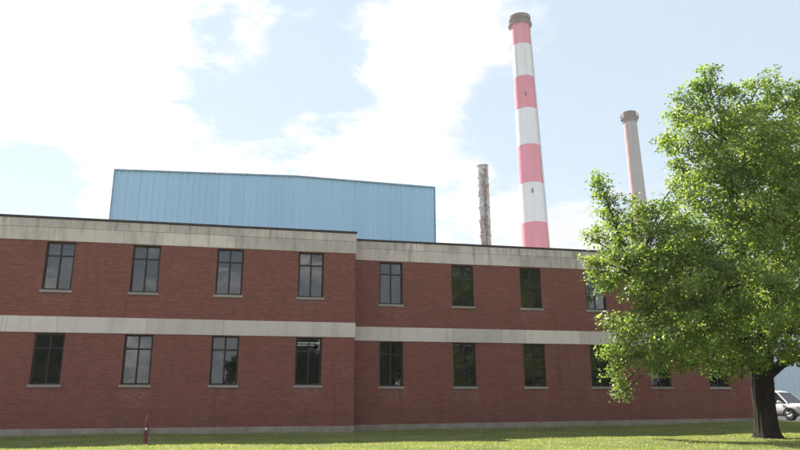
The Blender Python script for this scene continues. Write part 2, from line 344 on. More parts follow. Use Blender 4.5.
# ------------------------------------------------------------------ brick building
B = thing('brick_building', 'long two storey red brick building with pale stone bands and flat roof', 'building', (0, 0, 0))
ZUT, ZUB, ZDT, ZDB = 7.63, 5.643, 3.902, 1.911
ZPT, ZPB, ZBT, ZBB, ZPL = 8.70, 7.668, 4.57, 3.932, .242
XL, XC, XR, YS, WT = -17.0, 4.675, 26.3, 1.40, .34
WW = 1.112
LX = [-14.40, -10.97, -7.545, -4.195, -.77, 2.705]; RX = [6.595, 10.11, 13.62, 17.08, 20.30, 23.56]
def wall(name, x0, x1, y, xs, z0, z1, ends, zl=None):
    """wall with real window openings and reveals"""
    ops = [(c - WW / 2, c + WW / 2, a, b) for c in xs for a, b in ((ZDB, ZDT), (ZUB, ZUT))]
    X = sorted({x0, x1, *[o[0] for o in ops], *[o[1] for o in ops]}); Z = sorted({z0, z1, ZDB, ZDT, ZUB, ZUT})
    bm = bmesh.new()
    def quad(*c): bm.faces.new([bm.verts.new(p) for p in c])
    for i in range(len(X) - 1):
        for j in range(len(Z) - 1):
            xm, zm = (X[i] + X[i + 1]) / 2, (Z[j] + Z[j + 1]) / 2
            if any(o[0] < xm < o[1] and o[2] < zm < o[3] for o in ops): continue
            quad((X[i], y, Z[j]), (X[i + 1], y, Z[j]), (X[i + 1], y, Z[j + 1]), (X[i], y, Z[j + 1]))
            quad((X[i], y + WT, Z[j]), (X[i], y + WT, Z[j + 1]), (X[i + 1], y + WT, Z[j + 1]), (X[i + 1], y + WT, Z[j]))
    for a, b, c, d_ in ops:
        quad((a, y, c), (a, y, d_), (a, y + WT, d_), (a, y + WT, c)); quad((b, y, c), (b, y + WT, c), (b, y + WT, d_), (b, y, d_))
        quad((a, y, c), (a, y + WT, c), (b, y + WT, c), (b, y, c)); quad((a, y, d_), (b, y, d_), (b, y + WT, d_), (a, y + WT, d_))
    for xe, ya, yb in ends: quad((xe, ya, z0), (xe, yb, z0), (xe, yb, z1), (xe, ya, z1))
    quad((x0, y, z1), (x1, y, z1), (x1, y + WT, z1), (x0, y + WT, z1))
    me = bpy.data.meshes.new(name); bm.to_mesh(me); bm.free(); return link(name, me, 'brick', B)
YB = 15.0
wall('brick_wall', XL, XC, 0, LX, ZPL - .01, ZPT - .06, [(XL, 0, YB), (XC, 0, YS + WT)])
wall('brick_wall', XC, XR, YS, RX, ZPL - .01, ZPT - .05, [(XR, YS, YB)])
boxobj('brick_wall', (XL, XR, YB, YB + .3, -.2, ZPT - .06), 'brick', B)

# plinth; the ground climbs a little along the right wing
boxobj('plinth', (XL, XC + .02, -.025, WT, -.4, ZPL), 'concrete', B, .012)
bm = bmesh.new(); v = box(bm, XC + .021, XR + .02, YS - .025, YS + WT, -.4, ZPL)
for q in (v[5], v[6]): q.co.z = ZPL + .16
from_bm('plinth', bm, 'concrete', B)

# stone bands: every slab a piece of its own, joints left open
def slabs(x0, x1, y, z0, z1, m, wmin, wmax, seed, proud=.03):
    rd = random.Random(seed); x = x0
    while x < x1 - .01:
        wd = rd.uniform(wmin, wmax)
        if x1 - (x + wd) < wmin * .6: wd = x1 - x
        boxobj('stone_slab', (x + .004, x + wd - .004, y - proud - rd.uniform(0, .005), y + .1, z0, z1), m, B, .006)
        x += wd
slabs(XL, XC + .03, 0, ZBB, ZBT, 'belt', 1.3, 3.4, 3)
slabs(XC + .035, XR + .03, YS, ZBB, ZBT, 'belt', 1.2, 2.9, 5)
slabs(XL, XC + .03, 0, ZPB, 8.215, 'stone', 1.5, 3.6, 9); slabs(XL, XC + .03, 0, 8.221, ZPT - .12, 'stone', 1.2, 2.6, 19, .038)
slabs(XC + .035, XR + .03, YS, ZPB + .012, 8.235, 'stone', 1.5, 3.2, 12); slabs(XC + .035, XR + .03, YS, 8.241, ZPT - .105, 'stone', 1.1, 2.4, 22, .038)
# dark metal coping in lengths
def coping(x0, x1, y, z):
    x = x0
    while x < x1 - .01:
        wd = min(3.05, x1 - x)
        if x1 - x - wd < .6: wd = x1 - x
        boxobj('coping', (x + .003, x + wd - .003, y - .075, y + .42, z - .139, z - .05), 'coping', B, .008); x += wd
coping(XL - .03, XC + .06, 0, ZPT + .03); coping(XC + .063, XR + .05, YS, ZPT + .045)
boxobj('coping', (XC - .30, XC + .062, .425, YS + .3, ZPT - .105, ZPT), 'coping', B)
boxobj('roof', (XL + .2, XR - .2, YS + WT + .02, YB - .02, 7.95, 8.1), 'roof', B)
boxobj('roof', (XL + .2, XC - .36, WT + .02, YS + WT + .01, 7.95, 8.1), 'roof', B)
# rooms seen dimly through the panes
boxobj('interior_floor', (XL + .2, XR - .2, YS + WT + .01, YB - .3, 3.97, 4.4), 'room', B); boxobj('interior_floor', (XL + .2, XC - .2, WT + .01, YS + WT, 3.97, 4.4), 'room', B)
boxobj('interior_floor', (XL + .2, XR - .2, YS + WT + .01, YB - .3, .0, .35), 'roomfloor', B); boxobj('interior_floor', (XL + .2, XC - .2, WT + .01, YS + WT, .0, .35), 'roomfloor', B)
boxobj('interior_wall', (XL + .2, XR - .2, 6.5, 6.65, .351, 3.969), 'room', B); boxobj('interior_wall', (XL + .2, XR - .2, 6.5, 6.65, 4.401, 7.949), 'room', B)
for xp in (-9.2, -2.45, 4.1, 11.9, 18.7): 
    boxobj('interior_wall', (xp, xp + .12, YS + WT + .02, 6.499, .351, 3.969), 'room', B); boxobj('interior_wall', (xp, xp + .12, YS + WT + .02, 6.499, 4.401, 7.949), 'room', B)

# windows: outer frame, mullion, transom, four panes, stone sill
def window_parts(h):
    fw_, fd = .072, .07; W2 = WW / 2 - .004; tr = h * .715
    bm = bmesh.new(); H = h - .006
    box(bm, -W2, W2, 0, fd, .004, .07); box(bm, -W2, W2, 0, fd, H - .055, H)
    box(bm, -W2, -W2 + fw_, 0, fd, .0705, H - .0555); box(bm, W2 - fw_, W2, 0, fd, .0705, H - .0555)
    me_f = bpy.data.meshes.new('window'); bmesh.ops.recalc_face_normals(bm, faces=bm.faces); bm.to_mesh(me_f); bm.free()
    def bmesh_box(n_, *c):
        b = bmesh.new(); box(b, *c); bmesh.ops.recalc_face_normals(b, faces=b.faces); me = bpy.data.meshes.new(n_); b.to_mesh(me); b.free(); return me
    me_m = bmesh_box('mullion', -.036, .036, .006, fd - .004, .0705, H - .0555)
    me_ts = [bmesh_box('transom', a, b, .008, fd - .006, tr - .036, tr + .036) for a, b in ((-W2 + fw_ + .0005, -.0365), (.0365, W2 - fw_ - .0005))]
    ps = []
    for a, b in ((-W2 + fw_, -.036), (.036, W2 - fw_)):
        for c, e in ((.07, tr - .036), (tr + .036, H - .055)): ps.append(((a + b) / 2, (c + e) / 2, bmesh_box('pane', -(b - a) / 2 + .001, (b - a) / 2 - .001, 0, .006, -(e - c) / 2 + .001, (e - c) / 2 - .001)))
    me_s = bpy.data.meshes.new('sill'); b = bmesh.new(); box(b, -WW / 2 - .05, WW / 2 + .05, -.165, -.001, -.115, -.004); bmesh.ops.bevel(b, geom=list(b.edges), offset=.008, segments=1, affect='EDGES'); bmesh.ops.recalc_face_normals(b, faces=b.faces); b.to_mesh(me_s); b.free()
    for me, m in ((me_f, 'frame'), (me_m, 'frame'), (me_s, 'sill')): me.materials.append(M[m])
    for me in me_ts: me.materials.append(M['frame'])
    for q in ps: q[2].materials.append(M['glass'])
    return me_f, me_m, me_ts, ps, me_s
WP = {0: window_parts(ZDT - ZDB), 1: window_parts(ZUT - ZUB)}
rw = random.Random(5)
def window(x, y, up, blind=0.0):
    f, mm, ts, ps, s = WP[up]; z = ZUB if up else ZDB; yo = y + .115
    o = link('window', f, None, B); o.location = (x, yo, z)
    link('mullion', mm, None, o)
    for t_ in ts: link('transom', t_, None, o)
    for cx, cz, pm in ps:
        p = link('pane', pm, None, o); p.location = (cx, .03, cz); p.rotation_euler = (R(rw.uniform(-.25, .25)), 0, R(rw.uniform(-.35, .35)))
    si = link('sill', s, None, o); si.location = (0, 0, 0)
    if blind:
        h = ZUT - ZUB; boxobj('blind', (-WW / 2 + .06, WW / 2 - .06, .10, .105, h * (1 - blind), h - .06), 'blind', o)
for i, x in enumerate(LX): window(x, 0, 0); window(x, 0, 1, {3: .93, 4: .4, 5: .3}.get(i, 0))
for i, x in enumerate(RX): window(x, YS, 0); window(x, YS, 1, .0)

# ceiling lights seen through one ground floor window, and a small white box on a window ledge
for k, (xx, yy, zz_) in enumerate(((2.75, 1.55, 3.86), (2.60, 2.75, 3.86))):
    t = thing('ceiling_light', ('strip light nearest the glass behind the lower window left of the corner', 'second strip light deeper in the room behind the lower window left of the corner')[k], 'ceiling light', (xx, yy, zz_), 0, 'strip lights behind the lower window')
    bm = bmesh.new(); tube(bm, [(-.6, 0, -.05), (.6, 0, -.05)], [.02, .02], 8); from_bm('tube', bm, 'tube', t)
    boxobj('housing', (-.62, .62, -.07, .07, -.02, .1), 'postwhite', t)
bm = bmesh.new(); box(bm, -.1, .1, -.06, .06, 0, .15); box(bm, -.105, .105, -.065, .065, .151, .19)
wb = from_bm('white_box', bm, 'postwhite'); wb.location = (-7.86, .27, ZDB + .004); tag(wb, 'small white box on the ledge inside the lowest left window', 'box')

# ------------------------------------------------------------------ red post with indicator window (fire main valve)
pz = float(gz(-2.59, -8.5))
P = thing('valve_post', 'dark red iron valve post with white mark standing on the lawn', 'valve post', (-2.59, -8.5, pz))
bm = bmesh.new(); lathe(bm, [(.12, -.02), (.12, .025), (.075, .03), (.068, .06), (.062, .50), (.075, .505), (.075, .545), (.06, .55)], 16); from_bm('barrel', bm, 'postred', P, True)
bm = bmesh.new(); lathe(bm, [(.055, .545), (.062, .56), (.066, .70), (.055, .74), (.036, .755), (.034, .80), (.02, .805)], 16); from_bm('head', bm, 'postred', P, True)
bm = bmesh.new(); box(bm, -.018, .018, -.018, .018, .80, .86); from_bm('operating_nut', bm, 'postred', P)
bm = bmesh.new(); box(bm, -.03, .03, -.078, -.058, .40, .47); from_bm('sight_window', bm, 'postwhite', P)
bm = bmesh.new(); tube(bm, [(.07, 0, .60), (.10, -.01, .52), (.105, -.01, .30)], [.012, .012, .010], 6); from_bm('wrench', bm, 'postred', P, True)
P.scale = (.92, .92, 1.0)
for k in range(6):
    bm = bmesh.new(); an = k * math.pi / 3 + .2; lathe(bm, [(.012, .026), (.012, .045)], 6, .098 * math.cos(an), .098 * math.sin(an)); from_bm('bolt', bm, 'postred', P)

# ------------------------------------------------------------------ blue metal-clad building behind
def rib_panel_mesh(name, wd, ribs, m):
    """corrugated sheet of unit height: shallow trapezoid ribs"""
    pts = []; pitch = wd / ribs
    for i in range(ribs):
        x = i * pitch
        pts += [(x, 0), (x + pitch * .42, 0), (x + pitch * .52, -.045), (x + pitch * .80, -.045), (x + pitch * .90, 0)]
    pts.append((wd - .006, 0)); bm = bmesh.new()
    lo = [bm.verts.new((x, y, 0)) for x, y in pts]; hi = [bm.verts.new((x, y, 1)) for x, y in pts]
    lb = [bm.verts.new((x, .05, 0)) for x, y in (pts[0], pts[-1])]; hb = [bm.verts.new((x, .05, 1)) for x, y in (pts[0], pts[-1])]
    for i in range(len(pts) - 1): bm.faces.new((lo[i], lo[i + 1], hi[i + 1], hi[i]))
    bm.faces.new((lb[1], lb[0], hb[0], hb[1])); bm.faces.new((lo[-1], lb[1], hb[1], hi[-1])); bm.faces.new((lb[0], lo[0], hi[0], hb[0]))
    me = bpy.data.meshes.new(name); bm.to_mesh(me); bm.free(); me.materials.append(M[m]); return me
BB = thing('metal_building', 'tall plain blue building of ribbed metal sheets behind the brick building', 'building', (0, 25, 0))
x0, x1, wd = -10.62, 15.38, 1.0
top = lambda x: np.interp(x, [x0, 3.66, x1], [19.10, 19.56, 19.36])
pm = rib_panel_mesh('panel', wd, 2, 'blue')
for k in range(26):
    o = link('panel', pm, None, BB); o.location = (x0 + k * wd, random.uniform(0, .012), 0); o.scale.z = float(top(x0 + (k + .5) * wd)) - .02
for a, b in ((x0 - .05, 3.66), (3.661, x1 + .05)):
    bm = bmesh.new(); v = box(bm, a, b, -.12, .3, 0, .12)
    for q in v: q.co.z += float(top(q.co.x)) - .05
    from_bm('roof_flashing', bm, 'bluetrim', BB)
boxobj('corner_trim', (x0 - .06, x0 - .002, -.1, .2, 0, float(top(x0)) - .06), 'bluetrim', BB); boxobj('corner_trim', (x1 + .002, x1 + .06, -.1, .2, 0, float(top(x1)) - .06), 'bluetrim', BB)
bm = bmesh.new(); v = box(bm, x0 + .01, x1 - .01, .06, 26, 0, 0)
for q in v[4:]: q.co.z = float(top(q.co.x)) - .06
from_bm('side_wall', bm, 'blue', BB)

# pale clad shed far right, beyond the parking lot
PB = thing('metal_shed', 'pale blue ribbed metal shed beyond the white car', 'shed', (44, 32, 0.2))
pm2 = rib_panel_mesh('panel', 1.0, 2, 'paleblue')
for k in range(34):
    o = link('panel', pm2, None, PB); o.location = (k, random.uniform(0, .01), 0); o.scale.z = 8.4
boxobj('shed_wall', (.01, 33.98, .06, 18, 0, 8.3), 'paleblue', PB); boxobj('roof_flashing', (-.05, 34.05, -.1, 18.1, 8.401, 8.6), 'bluetrim', PB)

# ------------------------------------------------------------------ chimneys
def chimney_bands(P, z_edges, mats, rad, seg=40):
    for k in range(len(mats)):
        a, b = z_edges[k], z_edges[k + 1]; bm = bmesh.new(); lathe(bm, [(rad(a), a), (rad((a + b) / 2), (a + b) / 2), (rad(b), b)], seg, caps=False); from_bm('painted_band', bm, mats[k], P, True)
DEP = 180.0
topc = at(519.5, 18, DEP); bx, by, ht = topc.x, topc.y, topc.z
S1 = thing('striped_chimney', 'tall chimney with faded red and white bands and dark rim', 'chimney', (bx, by, 0))
zrow = lambda py: (lambda v: CAM.z + v.z * ((Vector((bx, by, 0)) - CAM).xy.length / v.xy.length))(view_dir(520 + (py - 18) * .07, py))
edges = [0, 16, zrow(262)] + [zrow(p) for p in (224, 185, 147, 111, 79, 47)] + [zrow(27)]
r_top = 8.8 / FPX * DEP; r_low = 13.7 / FPX * (DEP - 19)
zlow = zrow(245); rad = lambda z: r_top + (r_low - r_top) * (ht - z) / (ht - zlow)
chimney_bands(S1, edges, ['red', 'white', 'red', 'white', 'red', 'white', 'red', 'white', 'red'], rad)
bm = bmesh.new(); z27 = edges[-1]; lathe(bm, [(rad(z27), z27 - .02), (r_top + .25, z27 + .1), (r_top + .75, z27 + .25), (r_top + .75, z27 + .65), (r_top + .15, z27 + .8), (r_top + .15, ht - 1.0), (r_top + .5, ht - .9), (r_top + .5, ht), (r_top - .5, ht), (r_top - .6, ht - 4)], 40, caps=False); from_bm('rim', bm, 'soot', S1)
# ladder and small hatches on the camera side
dirc = (Vector((0, -30, 0)) - Vector((bx, by, 0))); ca = math.atan2(dirc.y, dirc.x)
def on_shaft(z, da, off=.12): return Vector(((rad(z) + off) * math.cos(ca + da), (rad(z) + off) * math.sin(ca + da), z))
for py, da in ((194, .05), (98, .05)):
    z = zrow(py); c = on_shaft(z, da, .1); bm = bmesh.new(); box(bm, -.2, .2, -.2, .2, -.5, .5); o = from_bm('hatch', bm, 'soot', S1); o.location = c; o.rotation_euler.z = ca
bm = bmesh.new()
for s in (-.06, .06): tube(bm, [on_shaft(z, 1.15 + s * 1.4, .3) for z in (5, 30, 60, ht - 3)], [.05] * 4, 5)
from_bm('ladder', bm, 'steel', S1)
S1.rotation_euler = (0, R(-.9), 0); S1.location.x += ht * math.sin(R(.9))      # it stands a hair out of plumb

DEP2 = 80.0; tp = at(482.6, 166, DEP2); ht2 = tp.z
S2 = thing('rusty_stack', 'thin rusty steel smokestack left of the striped chimney', 'smokestack', (tp.x, tp.y, 0))
r2 = 5.3 / FPX * DEP2
z = 0.0; k = 0
cuts = [0, 8, 14, 17.5] + [ht2 - q for q in (8.3, 6.6, 5.0, 3.6, 2.35, 1.45)][::1] + [ht2]
cuts = sorted(cuts)
for a, b in zip(cuts, cuts[1:]):
    bm = bmesh.new(); j = random.uniform(-.02, .02); lathe(bm, [(r2 + j, a), (r2 + j, b - .07), (r2 + .07, b - .065), (r2 + .07, b - .001)], 24, caps=False); from_bm('shell_ring', bm, 'rust', S2)
bm = bmesh.new(); lathe(bm, [(r2 - .05, ht2 - 1.2), (r2 - .05, ht2), (r2 + .05, ht2 + .02), (r2 + .05, ht2 - .02)], 24, caps=False); from_bm('rim', bm, 'soot', S2)
bm = bmesh.new(); ca2 = math.atan2(-30 - tp.y, -tp.x)
for s in (-.13, .13): tube(bm, [((r2 + .12) * math.cos(ca2 + .2 + s), (r2 + .12) * math.sin(ca2 + .2 + s), z) for z in (1, ht2 - 1)], [.025] * 2, 5)
for i in range(60):
    z = 14 + i * .32
    if z < ht2 - 1: tube(bm, [((r2 + .12) * math.cos(ca2 + .2 + s), (r2 + .12) * math.sin(ca2 + .2 + s), z) for s in (-.13, .13)], [.018] * 2, 4)
from_bm('ladder', bm, 'steel', S2)
S2.rotation_euler = (0, R(-.3), 0); S2.location.x += ht2 * math.sin(R(.3))

DEP3 = 200.0; tp = at(629.0, 113, DEP3); ht3 = tp.z
S3 = thing('concrete_chimney', 'grey concrete chimney with a faded red streak behind the tree', 'chimney', (tp.x, tp.y, 0))
r3 = 6.3 / FPX * DEP3; rad3 = lambda z: r3 + (ht3 - z) * .008; ca3 = math.atan2(-30 - tp.y, -tp.x)
bm = bmesh.new(); lathe(bm, [(rad3(z), z) for z in np.linspace(0, ht3 - 2, 14)], 36, caps=False); from_bm('shaft', bm, 'grey', S3, True)
# old paint left on the shaft's left side: a thin curved coat
bm = bmesh.new(); rows = []
for z in np.linspace(30, ht3 - 3.5, 24):
    a0 = ca3 - 1.25 + .05 * math.sin(z * .9); a1 = ca3 - .62 + .10 * math.sin(z * .37) + .06 * math.sin(z * 1.3)
    rows.append([bm.verts.new(((rad3(z) + .03) * math.cos(a), (rad3(z) + .03) * math.sin(a), z)) for a in np.linspace(a0, a1, 8)])
for a_, b_ in zip(rows, rows[1:]):
    for i in range(7): bm.faces.new((a_[i], a_[i + 1], b_[i + 1], b_[i]))
from_bm('paint_coat', bm, 'fadered', S3, True)
bm = bmesh.new(); lathe(bm, [(r3 * .99, ht3 - 3.2), (r3 + .25, ht3 - 3.0), (r3 + .25, ht3 - 2.1), (r3 + .7, ht3 - 2.0), (r3 + .7, ht3 - 1.75), (r3 + .2, ht3 - 1.7), (r3 + .2, ht3), (r3 - .5, ht3), (r3 - .5, ht3 - 3)], 36, caps=False); from_bm('rim', bm, 'soot', S3)
for k in range(14):
    an = k * 2 * math.pi / 14; bm = bmesh.new(); tube(bm, [((r3 + .66) * math.cos(an), (r3 + .66) * math.sin(an), z) for z in (ht3 - 1.9, ht3 - .5)], [.09, .09], 5); from_bm('rail_post', bm, 'soot', S3)
S3.rotation_euler = (0, R(-1.0), 0); S3.location.x += ht3 * math.sin(R(1.0))

# ------------------------------------------------------------------ big tree
def leaf_cloud(lobes, per_m2, size, csize, dens=1.6, seed=1, droop=.25):
    """lobes: (centre, radius). Leaves sit in twig clusters spread through the outer part of every lobe."""
    rg = np.random.default_rng(seed); P_, Nrm, twigs = [], [], []
    for c, r_ in lobes:
        c = np.array(c); nc = max(4, int(dens * r_ ** 2 / csize ** 2))
        dr = rg.normal(size=(nc, 3)); dr /= np.linalg.norm(dr, axis=1)[:, None]
        rr = r_ * (rg.uniform(.25, 1.0, nc) ** .55) * rg.uniform(.85, 1.12, nc); cc = c + dr * rr[:, None] * np.array([1, 1, .92])
        for i in range(nc):
            k = max(3, int(per_m2 * rg.uniform(.5, 1.5))); cs = csize * rg.uniform(.6, 1.25)
            q = np.clip(rg.normal(size=(k, 3)), -1.7, 1.7) * np.array([.5, .5, .36]) * cs
            P_.append(cc[i] + q); nn = dr[i] * .7 + np.array([0, 0, .6]) + rg.normal(size=3) * .25 + rg.normal(size=(k, 3)) * .48
            Nrm.append(nn); twigs.append((c, cc[i]))
    P_ = np.concatenate(P_); Nrm = np.concatenate(Nrm); Nrm /= np.linalg.norm(Nrm, axis=1)[:, None]
    n_ = len(P_); t_ = np.cross(Nrm, rg.normal(size=(n_, 3))); t_[:, 2] -= droop; t_ -= Nrm * (t_ * Nrm).sum(1)[:, None]; t_ /= np.linalg.norm(t_, axis=1)[:, None]
    s_ = np.cross(Nrm, t_); L = size * rg.uniform(.5, 1.6, n_)[:, None]; Wd = L * rg.uniform(.38, .52, n_)[:, None]
    base = P_ - t_ * L * .5; tip = P_ + t_ * L * .5 - Nrm * L * .10; mid = P_ - t_ * L * .08
    lf = mid + s_ * Wd + Nrm * L * .14; rt = mid - s_ * Wd + Nrm * L * .14
    V = np.stack([base, lf, tip, rt], 1).reshape(-1, 3); k = np.arange(n_)[:, None] * 4
    F = np.concatenate([k + np.array([0, 2, 1]), k + np.array([0, 3, 2])]); return V, F, twigs
def limb(bm, a, b, ra, rb, sag=.0, seg=7, wob=.12, rd=random):
    a, b = Vector(a), Vector(b); L = (b - a).length; pts, rr = [], []
    for i in range(6):
        t = i / 5; p = a.lerp(b, t); p.z += math.sin(t * math.pi) * L * sag
        if 0 < i < 5: p += Vector((rd.uniform(-1, 1), rd.uniform(-1, 1), rd.uniform(-1, 1))) * wob * L * .25
        pts.append(p); rr.append(ra + (rb - ra) * t ** .8)
    tube(bm, pts, rr, seg); return pts

TD = 22.74; TB = Vector((17.0, -9.44, float(gz(17.0, -9.44))))
T = thing('shade_tree', 'large leafy green shade tree on the lawn in front of the brick building', 'tree', TB)
PXM = TD / FPX
lob = [(710, 96, 17, 0), (706, 82, 8, 0), (692, 114, 19, .4), (742, 114, 23, -.4), (768, 100, 16, 0), (789, 102, 18, .5), (822, 112, 38, 0), (700, 140, 30, -.8), (672, 137, 11, .3), (676, 160, 9, .4), (694, 176, 17, .6),
       (745, 152, 40, -1.4), (792, 150, 42, -1.2), (840, 165, 50, 0), (715, 188, 34, -1.2), (758, 205, 44, -2.0), (806, 212, 50, -1.6), (866, 225, 55, 0),
       (604, 192, 11, .2), (609, 208, 14, 0), (632, 218, 22, -.3), (660, 222, 24, -.6), (612, 232, 18, .2), (603, 254, 15, .4), (612, 274, 20, .4), (640, 255, 34, -1.2), (680, 240, 32, -1.4), (690, 275, 40, -2.2), (650, 290, 26, -1.0), (607, 287, 9, .4),
       (652, 318, 24, -.8), (630, 330, 20, -.2), (624, 352, 17, -.1), (652, 350, 24, -.7), (615, 371, 9, 0), (624, 384, 6, 0), (623, 393, 4, 0), (641, 366, 12, -.4), (664, 362, 16, -.6),
       (700, 322, 40, -2.2), (745, 285, 46, -2.8), (792, 292, 48, -2.4), (845, 300, 55, -1), (692, 352, 24, -1.0), (722, 350, 26, -1.4), (733, 373, 9, -.8), (760, 340, 30, -1.8), (800, 335, 30, -2.0), (840, 340, 34, -.6), (880, 345, 40, 0), (797, 352, 15, -.6), (815, 356, 15, 0), (757, 362, 10, -1.2),
       (698, 86, 6, 0), (711, 72, 6, 0), (735, 90, 8, -.2), (752, 84, 7, .2), (770, 79, 8, 0), (787, 84, 8, .2), (662, 141, 6, .3), (669, 152, 6, .3), (599, 181, 6, .1), (592, 238, 7, .3), (588, 262, 7, .4), (595, 274, 7, .4), (612, 322, 7, 0), (608, 352, 6, 0), (648, 208, 8, -.3), (680, 98, 7, .3), (674, 118, 8, .3), (680, 172, 8, .5), (673, 187, 9, .2), (686, 192, 13, -.2), (664, 203, 9, -.3), (800, 190, 42, 1.5), (775, 250, 36, 1.0), (838, 240, 42, .4), (735, 232, 30, .8),
       (745, 140, 46, 2.4), (800, 150, 52, 3.0), (790, 215, 60, 3.6), (700, 235, 44, 3.0), (745, 295, 54, 3.4), (655, 275, 34, 2.0), (668, 330, 30, 1.6), (820, 300, 60, 4.0), (720, 335, 36, 3.0), (900, 250, 60, 1.0), (905, 320, 52, 1.0), (850, 130, 40, 2), (900, 190, 50, 1.5)]
lobes = [(tuple(at(x, y, TD + dz) - TB), r_ * PXM) for x, y, r_, dz in lob]
V, F, tw = leaf_cloud(lobes, 60, .074, .36, 6.0, seed=4)
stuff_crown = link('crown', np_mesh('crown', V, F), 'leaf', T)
rt = random.Random(3); bm = bmesh.new()
# flared trunk with buttress ridges
rings = []; seg = 72
prof = [(-.15, .49), (.0, .45), (.10, .415), (.25, .385), (.5, .36), (1.0, .345), (1.5, .345), (2.1, .37), (2.6, .41), (3.1, .38), (3.8, .33)]
zs_ = np.linspace(-.15, 3.8, 60); rs_ = np.interp(zs_, [q[0] for q in prof], [q[1] for q in prof])
for z, r_ in zip(zs_, rs_):
    fl = max(0, 1 - z / .9); ring = []
    for i in range(seg):
        an = 2 * math.pi * i / seg
        root = .15 * fl * fl * max(0, math.sin(5 * an + 1.0 + .6 * math.sin(2 * an))) ** 1.5
        rid = .035 * math.sin(17 * an + 1.6 * math.sin(z * 2.1) + .8 * math.sin(z * 5.3)) + .022 * math.sin(29 * an - 2.2 * math.sin(z * 1.7 + 1)) + .02 * rt.uniform(-1, 1)
        rr = r_ * (1 + root + rid + .05 * math.sin(2 * an + z * .8))
        ring.append(bm.verts.new((rr * math.cos(an) + .03 * z * math.sin(z * .7), rr * math.sin(an), z)))
    rings.append(ring)
for a_, b_ in zip(rings, rings[1:]):
    for i in range(seg): bm.faces.new((a_[i], a_[(i + 1) % seg], b_[(i + 1) % seg], b_[i]))
from_bm('trunk', bm, 'bark', T, True)
bm = bmesh.new()
leader = [Vector((.05, 0, 3.4)), Vector((.0, .1, 5.2)), Vector((-.15, .2, 7.0)), Vector((-.1, .25, 8.8)), Vector((.05, .2, 10.4))]
tube(bm, leader, [.40, .31, .23, .14, .05], 10)
fork = [Vector((.1, 0, 2.9)), Vector((.9, -.1, 4.2)), Vector((1.5, .1, 6.2)), Vector((1.7, .2, 8.6))]
tube(bm, fork, [.30, .25, .17, .06], 9)
low = [Vector((.25, 0, 2.0)), Vector((.8, -.1, 2.38)), Vector((1.6, -.2, 2.75)), Vector((2.8, -.1, 3.6)), Vector((4.2, 0, 5.0))]
tube(bm, low, [.20, .16, .14, .11, .05], 9)
lowl = [Vector((-.15, 0, 2.7)), Vector((-1.2, -.2, 3.7)), Vector((-2.6, -.3, 4.6)), Vector((-4.4, -.2, 5.3))]
tube(bm, lowl, [.24, .19, .13, .05], 9)
spine = leader + fork[1:] + low[2:] + lowl[1:]
for c, r_ in lobes:
    cv = Vector(c); s = min((p for p in spine), key=lambda p: (p - cv).length + max(0, p.z - cv.z) * 1.5)
    limb(bm, s, cv, .035 + .022 * r_, .02, .05, 6, rd=rt)
for c, e in tw:
    if rt.random() < .4: q = Vector(c) + Vector((rt.uniform(-.5, .5), rt.uniform(-.5, .5), rt.uniform(-.5, .1))); tube(bm, [q.lerp(Vector(e), .45), q.lerp(Vector(e), .75) + Vector((0, 0, .04)), Vector(e)], [.010, .007, .003], 3, False)
from_bm('branches', bm, 'bark', T, True)

# trees across the street, behind the camera: the panes mirror them
def far_tree(x, y, h, r_, label, seed):
    rd = random.Random(seed); t = thing('street_tree', label, 'tree', (x, y, float(gz(x, y))), 0, 'trees across the street')
    lb = []
    for i in range(16):
        z = h * rd.uniform(.28, .88); k = r_ * (1.0 - abs(z / h - .5) * 1.1) * rd.uniform(.2, .75); an = rd.uniform(0, 6.28)
        lb.append(((k * math.cos(an), k * math.sin(an), z), r_ * rd.uniform(.3, .5)))
    lb.append(((0, 0, h * .9), r_ * .3)); lb.append(((0, 0, h * .55), r_ * .6))
    V, F, tw = leaf_cloud(lb, 16, .6, 1.0, 6.0, seed=seed); link('crown', np_mesh('crown', V, F), 'leafdark', t)
    bm = bmesh.new(); tube(bm, [(0, 0, -.2), (.05, 0, h * .25), (.1, .1, h * .6), (0, 0, h * .88)], [h * .028, h * .022, h * .014, .05], 10)
    for c, rr in lb: limb(bm, (.05, .05, h * .3), c, h * .008, .03, .05, 5, rd=rd)
    from_bm('trunk', bm, 'bark', t, True)
for q in ((-25.0, -70, 14.0, 4.6, 'medium street tree mirrored in the lowest left window', 21), (4.8, -70, 12.5, 7.0, 'rounded street tree mirrored in the lower window left of the corner', 22), (20.5, -70, 15.0, 7.0, 'broad street tree mirrored in the first lower window right of the corner', 23),
          (41.5, -68, 26.0, 8.2, 'tallest street tree mirrored in the dark upper window', 24), (55.5, -70, 12.0, 7.0, 'low wide street tree mirrored right of the tallest one', 25), (72.0, -70, 14.0, 8.0, 'rightmost street tree, mirrored in panes behind the shade tree', 26), (90.0, -70, 14.0, 9.0, 'outer street tree beyond the right edge of the lawn', 27)): far_tree(*q)

